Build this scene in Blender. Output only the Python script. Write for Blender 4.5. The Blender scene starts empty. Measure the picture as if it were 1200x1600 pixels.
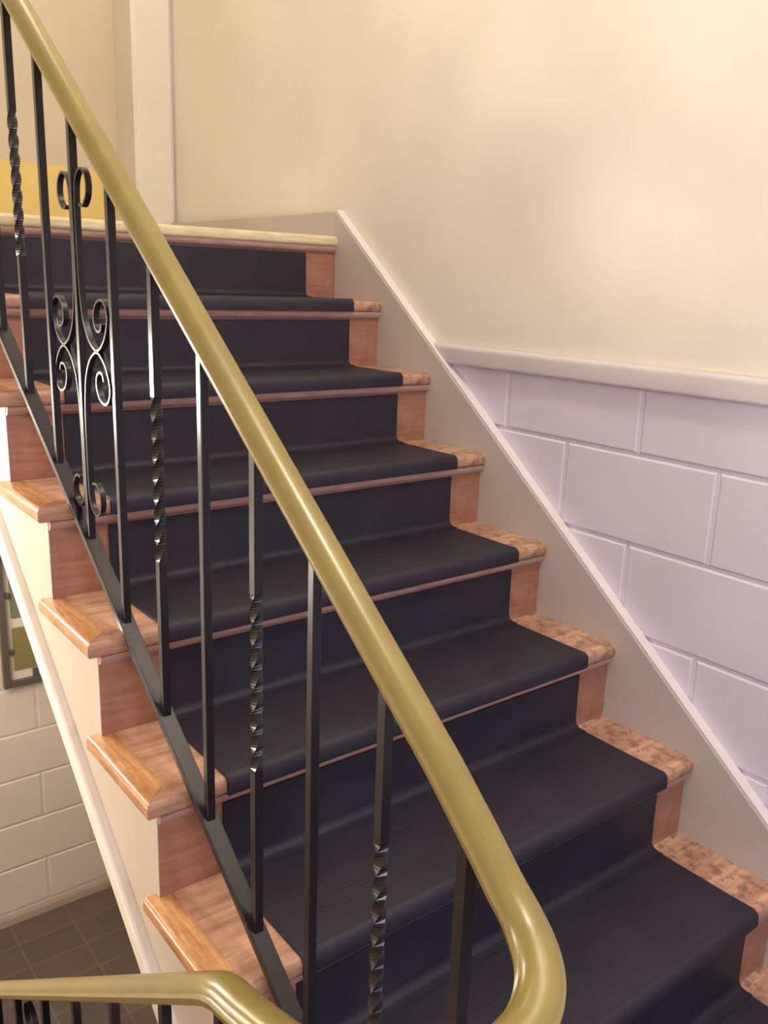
import bpy, bmesh, math, random
from mathutils import Vector, Matrix
random.seed(4)
S = bpy.context.scene
C = S.collection

# ------------------------------------------------------------------ dimensions (metres, landing nosing edge = origin)
R = 0.1828          # rise
G = 0.2287          # going
N = 0.0173          # nosing overhang
M = R / G
XL, XF = -1.1266, -1.1043      # tread end, stringer face
CL, CR = -0.9912, -0.1038      # mat edges
FAR = 1.19
NT = 8              # treads below the landing; the ninth rise lands on the half landing
ZH = -9 * R
ZB = -2.84
XW = 0.03           # block face of the right wall
XLEFT = -2.55
YB = -3.5
ZC = 2.35


# ------------------------------------------------------------------ materials
def new_mat(name):
    m = bpy.data.materials.new(name)
    m.use_nodes = True
    nt = m.node_tree
    return m, nt, nt.nodes['Principled BSDF']


def srgb(r, g, b):
    f = lambda c: (c / 255 / 12.92) if c / 255 <= 0.04045 else ((c / 255 + 0.055) / 1.055) ** 2.4
    return (f(r), f(g), f(b), 1)


def ramp(nt, fac, c0, c1, p0=0.3, p1=0.7):
    r = nt.nodes.new('ShaderNodeValToRGB')
    r.color_ramp.elements[0].position = p0
    r.color_ramp.elements[0].color = c0
    r.color_ramp.elements[1].position = p1
    r.color_ramp.elements[1].color = c1
    nt.links.new(fac, r.inputs[0])
    return r.outputs[0]


def noise(nt, scale, detail=3, vec=None, stretch=None, rough=0.5):
    tc = nt.nodes.new('ShaderNodeTexCoord')
    src = tc.outputs['Object']
    if stretch:
        mp = nt.nodes.new('ShaderNodeMapping')
        mp.inputs['Scale'].default_value = stretch
        nt.links.new(src, mp.inputs[0])
        src = mp.outputs[0]
    n = nt.nodes.new('ShaderNodeTexNoise')
    n.inputs['Scale'].default_value = scale
    n.inputs['Detail'].default_value = detail
    n.inputs['Roughness'].default_value = rough
    nt.links.new(src, n.inputs['Vector'])
    return n.outputs['Fac']


def bump(nt, bs, h, strength=0.1, dist=0.01):
    b = nt.nodes.new('ShaderNodeBump')
    b.inputs['Strength'].default_value = strength
    b.inputs['Distance'].default_value = dist
    nt.links.new(h, b.inputs['Height'])
    nt.links.new(b.outputs[0], bs.inputs['Normal'])


def paint(name, col, col2=None, rough=0.5, bs_=0.12, nscale=60, spec=0.5):
    m, nt, b = new_mat(name)
    c = ramp(nt, noise(nt, 3.0, 4), srgb(*(col2 or tuple(int(v * 0.965) for v in col))), srgb(*col))
    nt.links.new(c, b.inputs['Base Color'])
    b.inputs['Roughness'].default_value = rough
    b.inputs['Specular IOR Level'].default_value = spec
    bump(nt, b, noise(nt, nscale, 4), bs_, 0.003)
    return m


def wood(name, dark, light, stretch, spots=0.0, rough=0.35, grime=0.0):
    m, nt, b = new_mat(name)
    g1 = noise(nt, 5.0, 6, stretch=stretch, rough=0.65)
    g2 = noise(nt, 22.0, 4, stretch=stretch, rough=0.6)
    c1 = ramp(nt, g1, srgb(*dark), srgb(*light), 0.36, 0.64)
    mix = nt.nodes.new('ShaderNodeMixRGB')
    mix.blend_type = 'MULTIPLY'
    mix.inputs[0].default_value = 0.38
    nt.links.new(c1, mix.inputs[1])
    nt.links.new(ramp(nt, g2, (0.62, 0.5, 0.42, 1), (1, 1, 1, 1), 0.38, 0.56), mix.inputs[2])
    out = mix.outputs[0]
    if spots:
        mx = nt.nodes.new('ShaderNodeMixRGB')
        mx.blend_type = 'MULTIPLY'
        mx.inputs[0].default_value = spots
        if grime:
            tc = nt.nodes.new('ShaderNodeTexCoord')
            sp = nt.nodes.new('ShaderNodeSeparateXYZ')
            mr = nt.nodes.new('ShaderNodeMapRange')
            mr.inputs['From Min'].default_value = 0.36
            mr.inputs['From Max'].default_value = 0.48
            mr.inputs['To Min'].default_value = spots
            mr.inputs['To Max'].default_value = grime
            nt.links.new(tc.outputs['Object'], sp.inputs[0])
            nt.links.new(sp.outputs['X'], mr.inputs['Value'])
            nt.links.new(mr.outputs[0], mx.inputs[0])
        nt.links.new(out, mx.inputs[1])
        nt.links.new(ramp(nt, noise(nt, 34.0, 5, rough=0.7), (0.36, 0.29, 0.27, 1), (1, 1, 1, 1), 0.40, 0.52), mx.inputs[2])
        out = mx.outputs[0]
    nt.links.new(out, b.inputs['Base Color'])
    b.inputs['Roughness'].default_value = rough
    bump(nt, b, g2, 0.15, 0.002)
    return m


M_UP = paint('cream_plaster', (232, 221, 203), rough=0.6, nscale=25)
M_BACK = paint('dull_taupe_plaster', (128, 116, 110), rough=0.7)
M_BLOCK = paint('painted_block', (216, 209, 215), rough=0.55, bs_=0.12, nscale=90)
M_BLOCKFAR = paint('painted_block_warm', (222, 210, 196), rough=0.55, bs_=0.12, nscale=90)
M_TRIM = paint('trim_paint', (200, 191, 188), rough=0.4)
M_SKIRT = paint('taupe_paint', (192, 179, 166), rough=0.4)
M_STRINGER = paint('stringer_paint', (206, 191, 174), rough=0.4)
M_WHITE = paint('white_gloss', (240, 232, 220), rough=0.3)
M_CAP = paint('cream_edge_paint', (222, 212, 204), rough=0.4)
M_CEIL = paint('ceiling_paint', (235, 230, 220), rough=0.8)
M_DOOR = paint('door_paint', (204, 186, 156), rough=0.4)
M_CASING = paint('casing_paint', (224, 212, 190), rough=0.4)
M_KICK = paint('brass_yellow', (226, 194, 116), rough=0.35)
M_TREAD = wood('pine_tread', (172, 126, 100), (210, 166, 136), (0.6, 7, 7), spots=0.2, rough=0.3, grime=0.75)
M_RETURN = wood('pine_return', (180, 124, 78), (228, 176, 122), (7, 0.8, 7), spots=0.25, rough=0.25)
M_RISER = wood('pine_riser', (150, 103, 82), (174, 122, 98), (0.7, 7, 7), spots=0.2, rough=0.4)
M_COVE = wood('cove_wood', (166, 130, 116), (190, 152, 138), (0.7, 7, 7), rough=0.4)
M_NOSING = wood('cream_nosing', (206, 188, 140), (226, 210, 166), (0.7, 6, 6), rough=0.3)
M_PAPER_G = paint('grey_green_sheet', (172, 174, 150), rough=0.7)
M_PAPER_O = paint('olive_sheet', (184, 174, 112), rough=0.7)
M_BOARD = paint('white_board', (226, 216, 200), rough=0.6)
M_FRAME = paint('dark_frame', (92, 86, 78), rough=0.4)
M_BASE = paint('cove_base_grey', (176, 160, 144), rough=0.5)


def mat_gold():
    m, nt, b = new_mat('olive_gold_paint')
    c = ramp(nt, noise(nt, 14, 4), srgb(129, 112, 58), srgb(140, 123, 66))
    nt.links.new(c, b.inputs['Base Color'])
    b.inputs['Roughness'].default_value = 0.3
    b.inputs['Metallic'].default_value = 0.1
    bump(nt, b, noise(nt, 120, 3), 0.05, 0.002)
    return m


def mat_iron():
    m, nt, b = new_mat('black_iron')
    c = ramp(nt, noise(nt, 30, 3), srgb(22, 19, 22), srgb(30, 26, 30))
    nt.links.new(c, b.inputs['Base Color'])
    b.inputs['Roughness'].default_value = 0.25
    b.inputs['Specular IOR Level'].default_value = 0.55
    bump(nt, b, noise(nt, 90, 3), 0.06, 0.002)
    return m


def mat_rubber():
    m, nt, b = new_mat('charcoal_rubber')
    c = ramp(nt, noise(nt, 9, 5), srgb(33, 30, 39), srgb(42, 38, 47), 0.3, 0.7)
    nt.links.new(c, b.inputs['Base Color'])
    b.inputs['Roughness'].default_value = 0.55
    b.inputs['Specular IOR Level'].default_value = 0.35
    tc = nt.nodes.new('ShaderNodeTexCoord')
    wv = nt.nodes.new('ShaderNodeTexWave')
    wv.bands_direction = 'Y'
    wv.inputs['Scale'].default_value = 32
    wv.inputs['Distortion'].default_value = 0.3
    nt.links.new(tc.outputs['Object'], wv.inputs['Vector'])
    bump(nt, b, wv.outputs['Fac'], 0.09, 0.002)
    return m


def mat_tile():
    m, nt, b = new_mat('slate_tile')
    tc = nt.nodes.new('ShaderNodeTexCoord')
    mp = nt.nodes.new('ShaderNodeMapping')
    mp.inputs['Location'].default_value = (0.815, -1.19, 0)
    nt.links.new(tc.outputs['Object'], mp.inputs[0])
    br = nt.nodes.new('ShaderNodeTexBrick')
    br.offset = 0.0
    br.inputs['Scale'].default_value = 1.0
    br.inputs['Brick Width'].default_value = 0.228
    br.inputs['Row Height'].default_value = 0.15
    br.inputs['Mortar Size'].default_value = 0.004
    br.inputs['Mortar Smooth'].default_value = 0.3
    br.inputs['Color1'].default_value = srgb(98, 84, 76)
    br.inputs['Color2'].default_value = srgb(84, 74, 68)
    br.inputs['Mortar'].default_value = srgb(108, 97, 90)
    nt.links.new(mp.outputs[0], br.inputs['Vector'])
    mx = nt.nodes.new('ShaderNodeMixRGB')
    mx.blend_type = 'MULTIPLY'
    mx.inputs[0].default_value = 0.4
    nt.links.new(br.outputs['Color'], mx.inputs[1])
    nt.links.new(ramp(nt, noise(nt, 8, 4), (0.6, 0.6, 0.6, 1), (1, 1, 1, 1)), mx.inputs[2])
    nt.links.new(mx.outputs[0], b.inputs['Base Color'])
    b.inputs['Roughness'].default_value = 0.5
    return m


M_GOLD, M_IRON, M_RUBBER, M_TILE = mat_gold(), mat_iron(), mat_rubber(), mat_tile()


# ------------------------------------------------------------------ object helpers (all meshes are given in world coordinates)
def loc_of(parent):
    v = Vector((0, 0, 0))
    while parent is not None:
        v += parent.location
        parent = parent.parent
    return v


def build(name, bm, mat, parent=None, smooth=False, label=None, origin=None):
    bmesh.ops.recalc_face_normals(bm, faces=bm.faces)
    me = bpy.data.meshes.new(name)
    if origin is None:
        xs = [v.co for v in bm.verts]
        lo = Vector([min(v[i] for v in xs) for i in range(3)])
        hi = Vector([max(v[i] for v in xs) for i in range(3)])
        origin = Vector(((lo.x + hi.x) / 2, (lo.y + hi.y) / 2, lo.z))
    origin = Vector(origin)
    for v in bm.verts:
        v.co -= origin
    if smooth:
        for f in bm.faces:
            f.smooth = True
    bm.to_mesh(me)
    bm.free()
    o = bpy.data.objects.new(name, me)
    C.objects.link(o)
    o.location = origin - loc_of(parent)
    o.parent = parent
    me.materials.append(mat)
    if label:
        o['label'] = label
    return o


def autosmooth(o, ang=35):
    me = o.data
    bm = bmesh.new()
    bm.from_mesh(me)
    for f in bm.faces:
        f.smooth = True
    for e in bm.edges:
        if len(e.link_faces) == 2 and e.calc_face_angle(0) > math.radians(ang):
            e.smooth = False
    bm.to_mesh(me)
    bm.free()
    return o


def empty(name, loc, label, cat, group=None):
    o = bpy.data.objects.new(name, None)
    o.empty_display_size = 0.1
    C.objects.link(o)
    o.location = loc
    o['label'], o['category'] = label, cat
    if group:
        o['group'] = group
    return o


def struct(o, label=None):
    o['kind'] = 'structure'
    if label:
        o['label'] = label
    return o


def box(bm, x0, x1, y0, y1, z0, z1):
    r = bmesh.ops.create_cube(bm, size=1)
    for v in r['verts']:
        v.co = Vector(((x0 + x1) / 2 + v.co.x * (x1 - x0), (y0 + y1) / 2 + v.co.y * (y1 - y0), (z0 + z1) / 2 + v.co.z * (z1 - z0)))
    return r['verts']


def bx(*a, bev=0.0, seg=2):
    bm = bmesh.new()
    box(bm, *a)
    if bev:
        bmesh.ops.bevel(bm, geom=list(bm.edges), offset=bev, segments=seg, profile=0.5, affect='EDGES')
    return bm


def prism_x(bm, poly, x0, x1):
    """closed polygon of (y, z) extruded along x"""
    a = [bm.verts.new((x0, y, z)) for y, z in poly]
    b = [bm.verts.new((x1, y, z)) for y, z in poly]
    n = len(poly)
    bm.faces.new(a)
    bm.faces.new(b[::-1])
    for i in range(n):
        bm.faces.new((a[i], b[i], b[(i + 1) % n], a[(i + 1) % n]))


def sweep(bm, pts, prof, up=Vector((0, 0, 1)), closed_prof=True, caps=True):
    """profile of (side, up) swept along a 3-D path, side = horizontal right of travel"""
    rings = []
    n = len(pts)
    for i, p in enumerate(pts):
        t = (pts[min(i + 1, n - 1)] - pts[max(i - 1, 0)]).normalized()
        s = t.cross(up).normalized()
        u = s.cross(t).normalized()
        rings.append([bm.verts.new(p + s * a + u * b) for a, b in prof])
    k = len(prof)
    for r0, r1 in zip(rings, rings[1:]):
        for j in range(k):
            bm.faces.new((r0[j], r0[(j + 1) % k], r1[(j + 1) % k], r1[j]))
    if caps:
        bm.faces.new(rings[0][::-1])
        bm.faces.new(rings[-1])


def smooth_path(pts, sub=8):
    """Catmull-Rom through the points"""
    out = []
    P = [Vector(p) for p in pts]
    n = len(P)
    for i in range(n - 1):
        p0, p1, p2, p3 = P[max(i - 1, 0)], P[i], P[i + 1], P[min(i + 2, n - 1)]
        for s in range(sub):
            t = s / sub
            out.append(0.5 * ((2 * p1) + (p2 - p0) * t + (2 * p0 - 5 * p1 + 4 * p2 - p3) * t * t + (3 * p1 - p0 - 3 * p2 + p3) * t ** 3))
    out.append(P[-1])
    return out


# ------------------------------------------------------------------ room shell
def blocks(name, to_world, a0, a1, b_rows, la, joint, first_off, mat):
    """block wall: faces stand proud of the joints; to_world(a, b, depth) -> point; b_rows = list of (b0, b1, offset)"""
    bm = bmesh.new()
    bmin, bmax = min(r[0] for r in b_rows), max(r[1] for r in b_rows)
    back = [to_world(a0, bmin, 0.005), to_world(a1, bmin, 0.005), to_world(a1, bmax, 0.005), to_world(a0, bmax, 0.005)]
    bm.faces.new([bm.verts.new(p) for p in back])
    h, ch = joint / 2, 0.005
    for b0, b1, off in b_rows:
        k0 = math.floor((a0 - off) / la) - 1
        k = k0
        while off + k * la < a1:
            s, e = max(off + k * la, a0), min(off + (k + 1) * la, a1)
            k += 1
            if e - s < 0.03:
                continue
            o = [(s + h, b0 + h), (e - h, b0 + h), (e - h, b1 - h), (s + h, b1 - h)]
            i = [(s + h + ch, b0 + h + ch), (e - h - ch, b0 + h + ch), (e - h - ch, b1 - h - ch), (s + h + ch, b1 - h - ch)]
            vo = [bm.verts.new(to_world(a, b, 0.005)) for a, b in o]
            vm = [bm.verts.new(to_world(a * 0.45 + c * 0.55, b * 0.45 + d * 0.55, 0.0012)) for (a, b), (c, d) in zip(o, i)]
            vi = [bm.verts.new(to_world(a, b, 0)) for a, b in i]
            bm.faces.new(vi)
            if e < a1 - 0.01:
                bm.faces.new([bm.verts.new(to_world(a, b, 0.0022)) for a, b in ((e - 0.012, b0 + h + 0.002), (e + 0.012, b0 + h + 0.002), (e + 0.012, b1 - h - 0.002), (e - 0.012, b1 - h - 0.002))])
            for q in range(4):
                w = (q + 1) % 4
                bm.faces.new((vo[q], vo[w], vm[w], vm[q]))
                bm.faces.new((vm[q], vm[w], vi[w], vi[q]))
    o = build(name, bm, mat)
    return o


# right wall: plaster above, painted block below the cap
BH, BL, ZW, YW = 0.2039, 0.4017, -0.4787, -1.1229
LZ0, LZ1 = -0.335, -0.283
struct(build('wall_right', bx(XW, 0.2, YB, FAR + 0.3, LZ1 - 0.02, ZC), M_UP), 'cream plaster wall beside the stairs above the block wainscot')
rows = [(ZW - (i + 1) * BH, ZW - i * BH, YW + (0 if i % 2 else 0.5) * BL) for i in range(-1, 12)]
rows = [(b0, min(b1, LZ0 + 0.012), off) for b0, b1, off in rows if b0 < LZ0 and b1 > ZB - 0.2]
o = blocks('wall_right_lower', lambda a, b, d: Vector((XW + d, a, b)), YB, FAR, rows, BL, 0.007, 0, M_BLOCK)
struct(o, 'pale painted concrete block wall below the rounded cap')

# rounded cap on the block wall
bm = bmesh.new()
prof = []
zt, zb, xf = LZ1, LZ0, 0.010
for k in range(7):
    a = math.pi / 2 * k / 6
    prof.append((xf + 0.011 - 0.011 * math.sin(a), zt - 0.014 + 0.014 * math.cos(a)))
for k in range(5):
    a = math.pi / 2 * k / 4
    prof.append((xf + 0.008 - 0.008 * math.cos(a), zb + 0.008 - 0.008 * math.sin(a)))
prof += [(XW - 0.0005, zb), (XW - 0.0005, zt)]
ends = []
for y0 in (YB, 0):
    ring = []
    for x, z in prof:
        y = YB if y0 == YB else (z - 0.05) / 0.79
        ring.append(bm.verts.new((x, y, z)))
    ends.append(ring)
n = len(prof)
bm.faces.new(ends[0]); bm.faces.new(ends[1][::-1])
for i in range(n):
    bm.faces.new((ends[0][i], ends[0][(i + 1) % n], ends[1][(i + 1) % n], ends[1][i]))
struct(autosmooth(build('trim_1', bm, M_TRIM), 40), 'rounded grey white cap along the top of the block wainscot')

# far wall, plaster above with the door opening, block below
DX0, DX1, DZ = -1.05, -0.125, 2.05
bm = bmesh.new()
box(bm, DX1, 0.03, FAR, FAR + 0.17, -0.02, ZC)
box(bm, XLEFT, DX0, FAR, FAR + 0.17, -0.02, ZC)
box(bm, DX0, DX1, FAR, FAR + 0.17, DZ, ZC)
struct(build('wall_far', bm, M_UP), 'cream plaster wall around the door at the top of the stairs')
zc0 = -1.97
rows = [(zc0 - (i + 1) * 0.2045, zc0 - i * 0.2045, -0.637 + (0 if i % 2 else 0.2)) for i in range(-9, 5)]
rows = [(max(b0, ZB), min(b1, -0.02), off) for b0, b1, off in rows if b1 > ZB + 0.03]
o = blocks('wall_far_lower', lambda a, b, d: Vector((a, FAR + d, b)), XLEFT, XW, rows, 0.4, 0.007, 0, M_BLOCKFAR)
struct(o, 'pale painted concrete block wall of the lower hall')
bm = bmesh.new()
prism_x(bm, [(FAR + 0.004, ZB), (FAR - 0.014, ZB), (FAR - 0.012, ZB + 0.03), (FAR - 0.006, ZB + 0.046), (FAR + 0.004, ZB + 0.048)], XLEFT, XW)
struct(build('baseboard_far', bm, M_BASE), 'low grey base along the foot of the lower block wall')
struct(build('wall_left', bx(XLEFT - 0.15, XLEFT, YB, FAR + 0.1, ZB, ZC), M_BLOCKFAR))
struct(build('wall_back', bx(XLEFT, 0.2, YB - 0.15, YB, ZB, ZC), M_BACK))
struct(build('ceiling', bx(XLEFT - 0.15, 0.2, YB - 0.15, FAR + 0.3, ZC, ZC + 0.15), M_CEIL))
struct(build('floor', bx(XLEFT, XW, YB, FAR + 0.01, ZB - 0.1, ZB), M_TILE, origin=(0, 0, ZB - 0.1)), 'dark slate tile floor of the lower hall')
struct(build('floor_half_landing', bx(XLEFT, XW, YB, -8 * G + N - 0.002, ZH - 0.18, ZH), M_TILE, origin=(0, 0, ZH - 0.18)))
struct(build('floor_upper_landing', bx(XLEFT, XW + 0.1, N + 0.025, FAR + 0.25, -0.25, -0.004), M_CEIL))
# low base along the right wall on the landing, continuing the skirt board
struct(build('baseboard_right', bx(0.001, XW - 0.0005, 0.0165, FAR - 0.02, -0.004, 0.073, bev=0.003), M_SKIRT), 'taupe base board along the right wall on the landing')

# door at the top
door = build('door_1', bx(DX0, DX1, FAR + 0.155, FAR + 0.195, 0.004, DZ), M_DOOR)
struct(door, 'beige door at the top of the stairs with a yellow kick plate')
build('kick_plate', bx(DX0 + 0.02, DX1 - 0.03, FAR + 0.151, FAR + 0.156, 0.02, 0.263), M_KICK, door, label='yellow kick plate')
bm = bmesh.new()
yc = FAR - 0.02
box(bm, DX1, 0.016, yc, FAR + 0.002, -0.002, DZ + 0.14)
box(bm, DX0 - 0.14, DX0, yc, FAR + 0.002, -0.002, DZ + 0.14)
box(bm, DX0, DX1, yc, FAR + 0.002, DZ, DZ + 0.14)
bmesh.ops.bevel(bm, geom=list(bm.edges), offset=0.004, segments=2, profile=0.5, affect='EDGES')
struct(build('trim_2', bm, M_CASING), 'pale casing around the door at the top of the stairs')
bm = bmesh.new()
box(bm, DX1 - 0.012, DX1 + 0.001, FAR - 0.016, FAR + 0.155, -0.002, DZ)
struct(build('trim_3', bm, M_CASING), 'beige door jamb')


# ------------------------------------------------------------------ staircase
def ny(k): return -k * G            # nosing front of tread k
def nz(k): return -k * R            # top of tread k
def ry(k): return -k * G + N        # face of the riser under tread k


TT = 0.030


def nosed_slab(name, plan, z1, edges, mat, parent, rad=0.0095):
    """slab of plan polygon (x, y); the plan edges listed get rounded top and bottom"""
    bm = bmesh.new()
    n = len(plan)
    lo = [bm.verts.new((x, y, z1 - TT)) for x, y in plan]
    hi = [bm.verts.new((x, y, z1)) for x, y in plan]
    bm.faces.new(lo[::-1]); bm.faces.new(hi)
    for q in range(n):
        w = (q + 1) % n
        bm.faces.new((lo[q], lo[w], hi[w], hi[q]))
    es = []
    for q in edges:
        w = (q + 1) % n
        es += [bm.edges.get((lo[q], lo[w])), bm.edges.get((hi[q], hi[w]))]
    bmesh.ops.bevel(bm, geom=es, offset=rad, segments=4, profile=0.5, affect='EDGES')
    return autosmooth(build(name, bm, mat, parent), 40)


stairs = empty('staircase', (-0.55, -8 * G, ZH), 'pine staircase climbing to the beige door along the right wall, dark mats on its steps', 'stairs')
XJ = XL + 0.045
for k in range(0, NT + 1):
    # riser k stands under tread k
    zb = nz(k + 1)
    riser = build('riser', bx(XF + 0.0012, -0.0005, ry(k), ry(k) + 0.02, zb, nz(k) - (TT if k else 0.03)), M_RISER, stairs)
    bm = bmesh.new()
    zt = nz(k) - TT
    y = ry(k)
    cove = [(y + 0.001, zt), (y - 0.013, zt), (y - 0.013, zt - 0.004)]
    cove += [(y - 0.013 + 0.012 * (1 - math.cos(a)), zt - 0.004 - 0.014 * math.sin(a)) for a in [math.pi / 8 * i for i in range(1, 5)]]
    cove += [(y + 0.001, zt - 0.020)]
    prism_x(bm, cove, XF + 0.001, -0.0005)
    autosmooth(build('cove_molding', bm, M_COVE, riser), 35)
    yf = ny(k)
    if k == 0:
        nosed_slab('landing_nosing', [(XL, yf), (-0.0005, yf), (-0.0005, N + 0.03), (XL, N + 0.03)], 0, [0], M_NOSING, stairs)['label'] = 'cream painted nosing at the landing edge'
        continue
    yb = ry(k - 1) + 0.002
    wj = XJ - XL
    t = nosed_slab('tread', [(XL + 0.0003, yf), (-0.0005, yf), (-0.0005, yb), (XJ, yb), (XJ, yf + wj - 0.0003)], nz(k), [0], M_TREAD, stairs)
    nosed_slab('return_nosing', [(XL, yf), (XJ - 0.0003, yf + wj), (XJ - 0.0003, yb + 0.012), (XL, yb + 0.012)], nz(k), [3], M_RETURN, t)

# closed stringer on the open side: sawtooth top, sloping bottom
bm = bmesh.new()
top = []
for k in range(0, NT + 1):
    top += [(ry(k) + 0.0008, nz(k) - (TT if k else 0.03)), (ry(k) + 0.0008, nz(k + 1) - (TT if k < NT else 0))]
bot_off = -0.425
yb0 = (ZH + 0.0 - bot_off) / M
poly = top + [((ZH - bot_off) / M, ZH)] + [(0.06, M * 0.06 + bot_off), (0.06, -0.03)]
a = [bm.verts.new((XF, y, z)) for y, z in poly]
b = [bm.verts.new((XF + 0.03, y, z)) for y, z in poly]
bm.faces.new(a); bm.faces.new(b[::-1])
for i in range(len(poly)):
    j = (i + 1) % len(poly)
    bm.faces.new((a[i], b[i], b[j], a[j]))
bmesh.ops.triangulate(bm, faces=[f for f in bm.faces if len(f.verts) > 4])
stringer = build('stringer', bm, M_STRINGER, stairs, label='cream painted closed stringer on the open side')
bm = bmesh.new()
y1, y0 = 0.06, (ZH + 0.375) / M
sec = [(0.001, 0.002), (-0.013, 0.0), (-0.017, -0.003), (-0.019, -0.010), (-0.019, -0.036), (0.001, -0.036)]
rings = [[bm.verts.new((XF + dx, y, M * y - 0.352 + dz * 1.28)) for dx, dz in sec] for y in (y0, y1)]
for i in range(len(sec)):
    j = (i + 1) % len(sec)
    bm.faces.new((rings[0][i], rings[0][j], rings[1][j], rings[1][i]))
bm.faces.new(rings[0]); bm.faces.new(rings[1][::-1])
build('stringer_molding', bm, M_WHITE, stringer, label='bright white molding strip')
bm = bmesh.new()
prism_x(bm, [((ZH - bot_off) / M, ZH), (0.055, M * 0.055 + bot_off), (0.055, M * 0.055 + bot_off + 0.015), ((ZH - bot_off) / M, ZH + 0.015)], XF + 0.03, -0.001)
build('soffit', bm, M_STRINGER, stairs)

# skirt board on the wall side
bm = bmesh.new()
sk = lambda y: 0.79 * y + 0.06
poly = [(0.016, 0.073), (0.016, -0.26), (-1.83, -1.72), (-1.95, ZH + 0.001), (-2.05, ZH + 0.001), (-2.05, sk(-2.05))]
prism_x(bm, poly, 0.0, XW - 0.0005)
es = [e for e in bm.edges if all(v.co.x < 0.001 for v in e.verts) and all(v.co.z > sk(v.co.y) - 0.01 for v in e.verts)]
bmesh.ops.bevel(bm, geom=es, offset=0.004, segments=2, profile=0.5, affect='EDGES')
skirt = build('skirt_board', bm, M_SKIRT, stairs, label='taupe painted skirt board along the wall')
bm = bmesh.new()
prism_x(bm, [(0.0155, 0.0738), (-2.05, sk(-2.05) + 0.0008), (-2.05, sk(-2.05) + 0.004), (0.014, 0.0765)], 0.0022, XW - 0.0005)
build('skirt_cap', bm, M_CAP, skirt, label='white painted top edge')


# ------------------------------------------------------------------ rubber stair mats
def ribbon(path, th, x0, x1):
    """path of (y, z) from front to back; thickness to the left of travel"""
    bm = bmesh.new()
    n = len(path)
    outer = []
    for i in range(n):
        (ya, za), (yb_, zb_) = path[max(i - 1, 0)], path[min(i + 1, n - 1)]
        d = Vector((yb_ - ya, zb_ - za)).normalized()
        t = th[i] if isinstance(th, list) else th
        outer.append((path[i][0] - d.y * t, path[i][1] + d.x * t))
    rings = []
    for x in (x0, x1):
        rings.append(([bm.verts.new((x, *p)) for p in path], [bm.verts.new((x, *p)) for p in outer]))
    (ia, oa), (ib, ob) = rings
    for i in range(n - 1):
        bm.faces.new((ia[i], ia[i + 1], ib[i + 1], ib[i]))
        bm.faces.new((oa[i], ob[i], ob[i + 1], oa[i + 1]))
        bm.faces.new((ia[i], oa[i], oa[i + 1], ia[i + 1]))
        bm.faces.new((ib[i], ib[i + 1], ob[i + 1], ob[i]))
    for i in (0, n - 1):
        bm.faces.new((ia[i], ib[i], ob[i], oa[i]))
    return bm


ORD = ['first', 'second', 'third', 'fourth', 'fifth', 'sixth', 'seventh', 'eighth', 'ninth']
for k in range(1, NT + 1):
    if k == 1:
        lab = 'charcoal rubber stair mat on the top step, right under the cream landing edge'
    elif k == NT:
        lab = 'charcoal rubber stair mat on the lowest step, in the bottom right corner'
    else:
        lab = 'charcoal rubber stair mat on the %s step down from the cream landing edge' % ORD[k - 1]
    t = empty('stair_mat', ((CL + CR) / 2, (ny(k) + ry(k - 1)) / 2, nz(k)), lab, 'stair mat', 'charcoal rubber mats on the stairs')
    yr = ry(k - 1) - 0.0004
    zt = nz(k) + 0.0004
    rc = 0.022
    r = 0.0085
    # tread pad with a rolled nose
    yf = ny(k) - 0.0004
    path = [(yf - 0.0002, zt - TT + 0.002), (yf, zt - TT + 0.008), (yf, zt - r)]
    path += [(yf + r - r * math.cos(a), zt - r + r * math.sin(a)) for a in [math.pi / 2 * i / 6 for i in range(1, 7)]]
    path += [(yf + 0.05, zt), (yr - rc - 0.012, zt)]
    th = [0.006, 0.007, 0.0065] + [0.006] * 6 + [0.0045, 0.004]
    autosmooth(build('tread_pad', ribbon(path, th, CL, CR), M_RUBBER, t), 60)
    # riser pad, coved out onto the tread
    path = [(yr - rc - 0.012, zt)]
    path += [(yr - rc + rc * math.sin(a), zt + rc - rc * math.cos(a)) for a in [math.pi / 2 * i / 6 for i in range(0, 7)]]
    top = nz(k - 1) - TT - 0.0215
    path += [(yr, (zt + top) / 2), (yr, top)]
    th = [0.0068] + [0.0062] * 2 + [0.0055] + [0.005] * 4 + [0.004, 0.004]
    bm = ribbon(path, th, CL, CR)
    autosmooth(build('riser_pad', bm, M_RUBBER, t), 60)
# bottom rise mat
t = empty('stair_mat', ((CL + CR) / 2, ry(NT) - 0.004, ZH), 'charcoal rubber mat on the bottom rise above the half landing', 'stair mat', 'charcoal rubber mats on the stairs')
yr, zt, rc, top = ry(NT) - 0.0004, ZH + 0.0004, 0.022, nz(NT) - TT - 0.0215
path = [(yr - 0.20, zt), (yr - rc - 0.012, zt)] + [(yr - rc + rc * math.sin(a), zt + rc - rc * math.cos(a)) for a in [math.pi / 2 * i / 6 for i in range(0, 7)]] + [(yr, top)]
autosmooth(build('riser_pad', ribbon(path, 0.0045, CL, CR), M_RUBBER, t), 60)


# ------------------------------------------------------------------ railings
RAILP = [(-0.0225, 0.003), (-0.0225, 0.008), (-0.0195, 0.0105), (-0.0185, 0.0125), (-0.0165, 0.018), (-0.012, 0.022), (-0.005, 0.0245),
         (0.005, 0.0245), (0.012, 0.022), (0.0165, 0.018), (0.0185, 0.0125), (0.0195, 0.0105), (0.0225, 0.008), (0.0225, 0.003),
         (0.0205, 0.0), (0.012, -0.001), (0.012, -0.009), (-0.012, -0.009), (-0.012, -0.001), (-0.0205, 0.0)]


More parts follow.
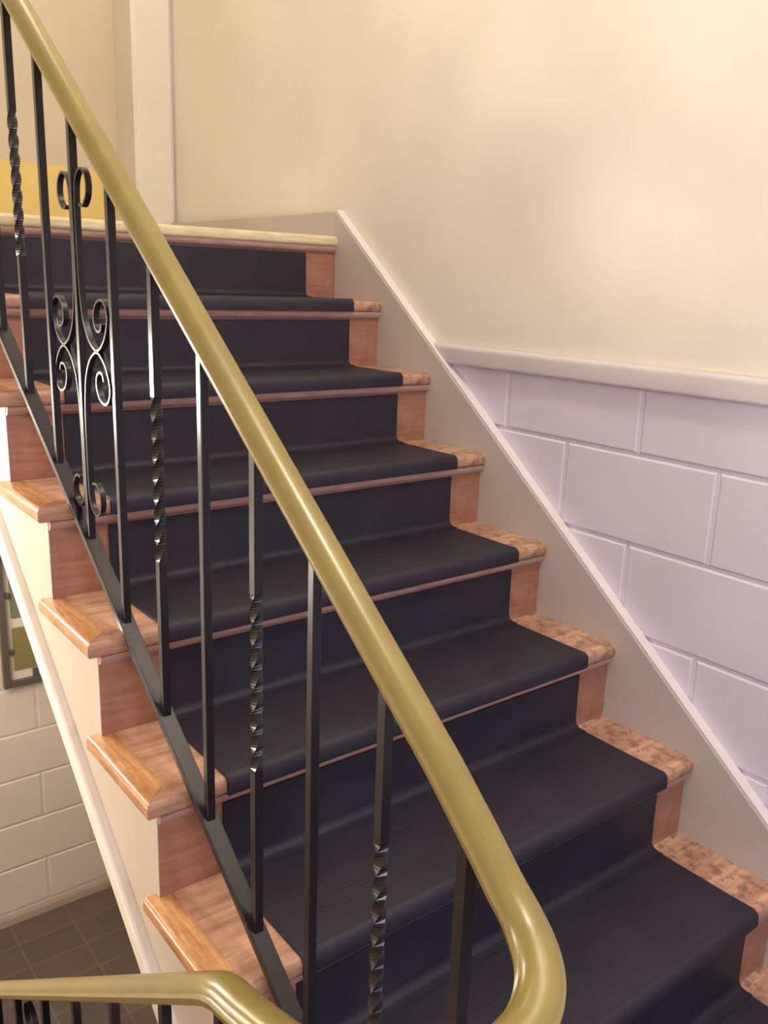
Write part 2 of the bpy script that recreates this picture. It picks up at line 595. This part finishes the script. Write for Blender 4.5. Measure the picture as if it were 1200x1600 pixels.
def bar(x, y, z0, z1, tw=None, w=0.0127):
    """square bar, optionally twisted between tw = (za, zb)"""
    bm = bmesh.new()
    zs = [z0, z1] if not tw else [z0] + [tw[0] + (tw[1] - tw[0]) * i / 56 for i in range(57)] + [z1]
    turns = 2.0
    rings = []
    for z in zs:
        f = 0 if not tw else min(1, max(0, (z - tw[0]) / (tw[1] - tw[0])))
        a0 = math.pi / 4 + f * turns * 2 * math.pi
        h = w / math.sqrt(2)
        rings.append([bm.verts.new((x + h * math.cos(a0 + q * math.pi / 2), y + h * math.sin(a0 + q * math.pi / 2), z)) for q in range(4)])
    bm.faces.new(rings[0][::-1]); bm.faces.new(rings[-1])
    for r0, r1 in zip(rings, rings[1:]):
        for q in range(4):
            bm.faces.new((r0[q], r0[(q + 1) % 4], r1[(q + 1) % 4], r1[q]))
    if not tw:
        bmesh.ops.bevel(bm, geom=list(bm.edges), offset=0.0012, segments=2, profile=0.5, affect='EDGES')
    return bm


def scroll_pts(half, sign):
    """half: +1 upper, -1 lower; sign: side of the centre bar; returns (d, z) in the panel, z from the panel middle"""
    p = [(0.020, 0.232), (0.030, 0.226), (0.046, 0.224), (0.061, 0.236), (0.066, 0.252), (0.060, 0.270), (0.044, 0.279), (0.026, 0.273), (0.0135, 0.252),
         (0.0115, 0.20), (0.0125, 0.12), (0.017, 0.075), (0.026, 0.043), (0.045, 0.017), (0.066, 0.004), (0.081, 0.0015), (0.099, 0.009),
         (0.117, 0.026), (0.128, 0.048), (0.127, 0.066), (0.115, 0.079), (0.098, 0.081), (0.082, 0.074), (0.072, 0.058), (0.073, 0.042), (0.084, 0.033), (0.098, 0.034), (0.104, 0.045)]
    p = p[1:]
    return [(sign * d, half * z) for d, z in p]


def flat_sweep(bm, pts, x, wx=0.0095, th=0.0038):
    """strap bent in the y-z plane: wide in x, thin in the plane"""
    n = len(pts)
    rings = []
    for i, p in enumerate(pts):
        t = (pts[min(i + 1, n - 1)] - pts[max(i - 1, 0)]).normalized()
        nn = Vector((0, -t.z, t.y))
        X = Vector((1, 0, 0))
        c = Vector((x, p.y, p.z))
        rings.append([bm.verts.new(c + X * a * wx / 2 + nn * b * th / 2) for a, b in ((-1, -1), (1, -1), (1, 1), (-1, 1))])
    for r0, r1 in zip(rings, rings[1:]):
        for q in range(4):
            bm.faces.new((r0[q], r0[(q + 1) % 4], r1[(q + 1) % 4], r1[q]))
    bm.faces.new(rings[0][::-1]); bm.faces.new(rings[-1])


def scrolls(parent, x, yc, zc):
    for half in (1, -1):
        for sign in (1, -1):
            pts = smooth_path([(x, yc + d, zc + z) for d, z in scroll_pts(half, sign)], 5)
            bm = bmesh.new()
            flat_sweep(bm, pts, x)
            autosmooth(build('scroll', bm, M_IRON, parent), 50)


# --- railing of the upper flight
MH = 0.809
rx = lambda y: -1.063 - 0.03 * (y + 1)
hz = lambda y: -0.079 + MH * (y + 1.05)
bz = lambda y: -0.7455 + 0.815 * (y + 1)
rail = empty('stair_railing', (rx(-0.9), -0.9, bz(-0.9)), 'black iron railing with scrolls and twisted bars along the open side of the rising stairs', 'railing')
path = [Vector((rx(0.25), 0.25, hz(0.0) + 0.03)), Vector((rx(0.05), 0.05, hz(0.05)))]
path = [Vector((rx(y), y, hz(y))) for y in (0.25, -0.4, -0.9, -1.3, -1.6, -1.70, -1.76)]
curl = smooth_path([(rx(-1.70), -1.70, hz(-1.70)), (-1.0415, -1.752, -0.650), (-1.0409, -1.793, -0.688), (-1.0447, -1.8277, -0.708), (-1.0590, -1.859, -0.720), (-1.0778, -1.8795, -0.729), (-1.1013, -1.8918, -0.736), (-1.125, -1.8955, -0.740)], 6) + [Vector((-1.14, -1.896, -0.742)), Vector((-1.1535, -1.896, -0.742))]
path = path[:-1] + curl[6:]
bm = bmesh.new()
sweep(bm, path, RAILP)
autosmooth(build('handrail', bm, M_GOLD, rail, label='olive gold painted handrail with a rounded top'), 50)
bm = bmesh.new()
pts = [Vector((rx(y), y, bz(y) - 0.007)) for y in (0.10, -1.80)]
sweep(bm, pts, [(-0.0135, -0.006), (0.0135, -0.006), (0.0135, 0.006), (-0.0135, 0.006)])
bmesh.ops.bevel(bm, geom=list(bm.edges), offset=0.0015, segments=2, profile=0.5, affect='EDGES')
build('bottom_rail', bm, M_IRON, rail)
YS = [0.025, -0.112, -0.249, -0.385, -0.522, -0.660, -0.797, -0.935, -1.073, -1.213, -1.347, -1.477, -1.612]
for i, y in enumerate(YS):
    x, z0, z1 = rx(y), bz(y) - 0.008, hz(y) - 0.004
    tw = None
    if i in (2, 4, 8, 10, 12):
        zm = (z0 + z1) / 2 + 0.03
        tw = (zm - 0.125, zm + 0.125)
    build('baluster', bar(x, y, z0, z1, tw), M_IRON, rail, label='twisted iron baluster' if tw else None)
build('post', bar(rx(-1.745), -1.745, nz(8) + 0.0005, hz(-1.745) - 0.004, None, 0.016), M_IRON, rail, label='square foot post')
build('post', bar(rx(0.09), 0.09, -0.0035, hz(0.09) - 0.004, None, 0.022), M_IRON, rail, label='square top post')
scrolls(rail, rx(-0.797), -0.797, -0.2535)

# --- railing of the lower flight
LX = -1.243
ML = 0.756
lz = lambda y: -0.850 - ML * (y + 1.60)
low = empty('stair_railing', (LX, -1.0, lz(-1.0) - 0.75), 'olive gold handrail on black bars at the bottom left, going down above the tile floor', 'railing')
path = smooth_path([(-1.1565, -1.896, -0.742), (-1.168, -1.8955, -0.743), (-1.19, -1.888, -0.748), (-1.22, -1.863, -0.760), (-1.238, -1.825, -0.775), (LX, -1.775, -0.792), (LX, -1.72, -0.811), (LX, -1.66, -0.829)], 6)
path += [Vector((LX, -1.625, -0.837)), Vector((LX, -1.608, -0.845)), Vector((LX, -1.59, lz(-1.59)))]
path += [Vector((LX, y, lz(y))) for y in (-1.3, -0.9, -0.3)]
bm = bmesh.new()
sweep(bm, path, RAILP[:14] + [(0.0205, 0.0), (-0.0205, 0.0)])
autosmooth(build('handrail', bm, M_GOLD, low, label='olive gold painted handrail bending from level to sloping'), 50)
bm = bmesh.new()
sweep(bm, [Vector((LX, y, lz(y) - 0.70)) for y in (-1.62, -0.3)], [(-0.0135, -0.006), (0.0135, -0.006), (0.0135, 0.006), (-0.0135, 0.006)])
build('bottom_rail', bm, M_IRON, low)
for y in (-1.606, -1.461, -1.288, -1.116, -0.94, -0.747, -0.575, -0.42):
    build('baluster', bar(LX, y, lz(y) - 0.702, lz(y) - 0.004), M_IRON, low)
scr = bmesh.new()
ring = [Vector((LX, -0.842 + 0.03 * math.cos(a), lz(-0.842) - 0.06 + 0.035 * math.sin(a))) for a in [2 * math.pi * i / 24 * 1.3 for i in range(25)]]
flat_sweep(scr, ring, LX)
autosmooth(build('scroll', scr, M_IRON, low), 50)
build('post', bar(LX, -0.33, ZB, lz(-0.33) - 0.004, None, 0.022), M_IRON, low)
build('post', bar(LX, -1.74, ZH, -0.806, None, 0.022), M_IRON, low)

# --- the flight going down to the lower hall (below the frame; completes the stairwell)
low_st = empty('staircase', (-1.9, -0.3, ZB), 'pine flight going down from the half landing to the tile floor', 'stairs')
RL = (ZH - ZB) / 7
for k in range(7):
    y0 = -8 * G + N + k * 0.2287
    z1 = ZH - k * RL
    build('riser', bx(XLEFT + 0.01, -1.235, y0, y0 + 0.018, z1 - RL, z1 - (0.032 if k else 0.002)), M_RISER, low_st)
    if k < 6:
        build('tread', bx(XLEFT + 0.01, -1.215, y0 + 0.018, y0 + 0.2287 + 0.04, z1 - RL - 0.03, z1 - RL, bev=0.008), M_TREAD, low_st)

# ------------------------------------------------------------------ framed board on the lower wall
fx0, fx1, fz0, fz1, fy = -0.762, -0.20, -1.75, -1.02, FAR - 0.030
fb = empty('notice_board', ((fx0 + fx1) / 2, FAR, fz0), 'dark framed board with two green sheets on the block wall of the lower hall', 'board')
bm = bmesh.new()
fw = 0.026
box(bm, fx0, fx0 + fw, fy, FAR - 0.002, fz0, fz1)
box(bm, fx1 - fw, fx1, fy, FAR - 0.002, fz0, fz1)
box(bm, fx0 + fw, fx1 - fw, fy, FAR - 0.002, fz0, fz0 + fw)
box(bm, fx0 + fw, fx1 - fw, fy, FAR - 0.002, fz1 - fw, fz1)
bmesh.ops.bevel(bm, geom=list(bm.edges), offset=0.002, segments=2, profile=0.5, affect='EDGES')
build('frame', bm, M_FRAME, fb, label='dark metal frame')
build('backing', bx(fx0 + 0.01, fx1 - 0.01, FAR - 0.012, FAR - 0.001, fz0 + 0.01, fz1 - 0.01), M_BOARD, fb, label='white backing')
for x, z, w, h in ((fx0 + fw, -1.362, 0.018, 0.022), (fx0 + fw, -1.60, 0.018, 0.022)):
    build('clip', bx(x, x + w, FAR - 0.026, FAR - 0.0125, z - h / 2, z + h / 2, bev=0.003), M_FRAME, fb)
build('clip', bx(-0.648, -0.626, FAR - 0.026, FAR - 0.0125, fz0 + fw, fz0 + fw + 0.035, bev=0.003), M_FRAME, fb)


def sheet(name, x0, x1, z0, z1, mat, label):
    bm = bmesh.new()
    nx, nzn = 6, 6
    g = [[bm.verts.new((x0 + (x1 - x0) * i / nx, FAR - 0.0155 - 0.003 * math.sin(math.pi * i / nx) * math.sin(2.2 * j / nzn + 0.4), z0 + (z1 - z0) * j / nzn)) for i in range(nx + 1)] for j in range(nzn + 1)]
    for j in range(nzn):
        for i in range(nx):
            bm.faces.new((g[j][i], g[j][i + 1], g[j + 1][i + 1], g[j + 1][i]))
    r = bmesh.ops.solidify(bm, geom=list(bm.faces), thickness=0.0015)
    o = autosmooth(build(name, bm, mat), 40)
    o['label'], o['category'], o['group'] = label, 'sheet', 'sheets on the framed board'
    return o


sheet('sheet', -0.716, -0.48, -1.462, -1.262, M_PAPER_G, 'grey green sheet on the framed board, the upper of two')
sheet('sheet', -0.716, -0.48, -1.685, -1.503, M_PAPER_O, 'olive sheet on the framed board, the lower of two')


# ------------------------------------------------------------------ light
def area(name, loc, energy, col, size, target=None, shape='DISK', size_y=None):
    l = bpy.data.lights.new(name, 'AREA')
    l.energy, l.color, l.shape, l.size = energy, col, shape, size
    if size_y:
        l.size_y = size_y
    o = bpy.data.objects.new(name, l)
    C.objects.link(o)
    o.location = loc
    d = (Vector(target) - Vector(loc)) if target else Vector((0, 0, -1))
    o.rotation_euler = d.to_track_quat('-Z', 'Y').to_euler()
    return o


def point(name, loc, energy, col, rad):
    l = bpy.data.lights.new(name, 'POINT')
    l.energy, l.color, l.shadow_soft_size = energy, col, rad
    o = bpy.data.objects.new(name, l)
    C.objects.link(o)
    o.location = loc
    return o


point('half_landing_lamp', (-0.75, -2.0, 1.95), 92, (1.0, 0.975, 0.95), 0.14)
point('landing_lamp', (-0.62, 0.45, 2.1), 18, (1.0, 0.94, 0.84), 0.10)
point('hall_lamp', (-1.62, 0.12, -0.44), 42, (1.0, 0.93, 0.80), 0.09)
point('added_hall_fill', (-2.45, 0.15, -1.05), 34, (1.0, 0.95, 0.86), 0.09)  # added fill by the left wall, brightens the far lower wall; no fixture here
area('added_cool_fill', (-1.2, YB + 0.03, -0.4), 52, (0.74, 0.74, 1.0), 1.0, (-0.2, -0.8, -0.9), 'RECTANGLE', 1.1)  # added cool fill behind the camera, tints the blocks lilac; no window built

w = bpy.data.worlds.new('World')
S.world = w
w.use_nodes = True
w.node_tree.nodes['Background'].inputs[0].default_value = (0.9, 0.85, 0.8, 1)
w.node_tree.nodes['Background'].inputs[1].default_value = 0.15

# ------------------------------------------------------------------ camera
yaw, pitch, roll, fpx = 0.6673, -0.2526, 0.0345, 1383.63
Fv = Vector((math.sin(yaw) * math.cos(pitch), math.cos(yaw) * math.cos(pitch), math.sin(pitch)))
R0 = Vector((math.cos(yaw), -math.sin(yaw), 0))
U0 = R0.cross(Fv)
R2 = R0 * math.cos(roll) + U0 * math.sin(roll)
U2 = -R0 * math.sin(roll) + U0 * math.cos(roll)
cd = bpy.data.cameras.new('camera')
cd.sensor_fit = 'VERTICAL'
cd.sensor_height = 24
cd.lens = fpx / 1600 * 24
cd.clip_start = 0.02
co = bpy.data.objects.new('camera', cd)
C.objects.link(co)
mw = Matrix((R2, U2, -Fv)).transposed().to_4x4()
mw.translation = Vector((-1.5916, -2.2906, -0.1319))
co.matrix_world = mw
S.camera = co

S.view_settings.view_transform = 'Standard'
S.view_settings.look = 'None'
S.view_settings.exposure = 0.0
S.view_settings.gamma = 1.0
S.view_settings.use_curve_mapping = False
S.cycles.use_denoising = True
S.cycles.max_bounces = 8
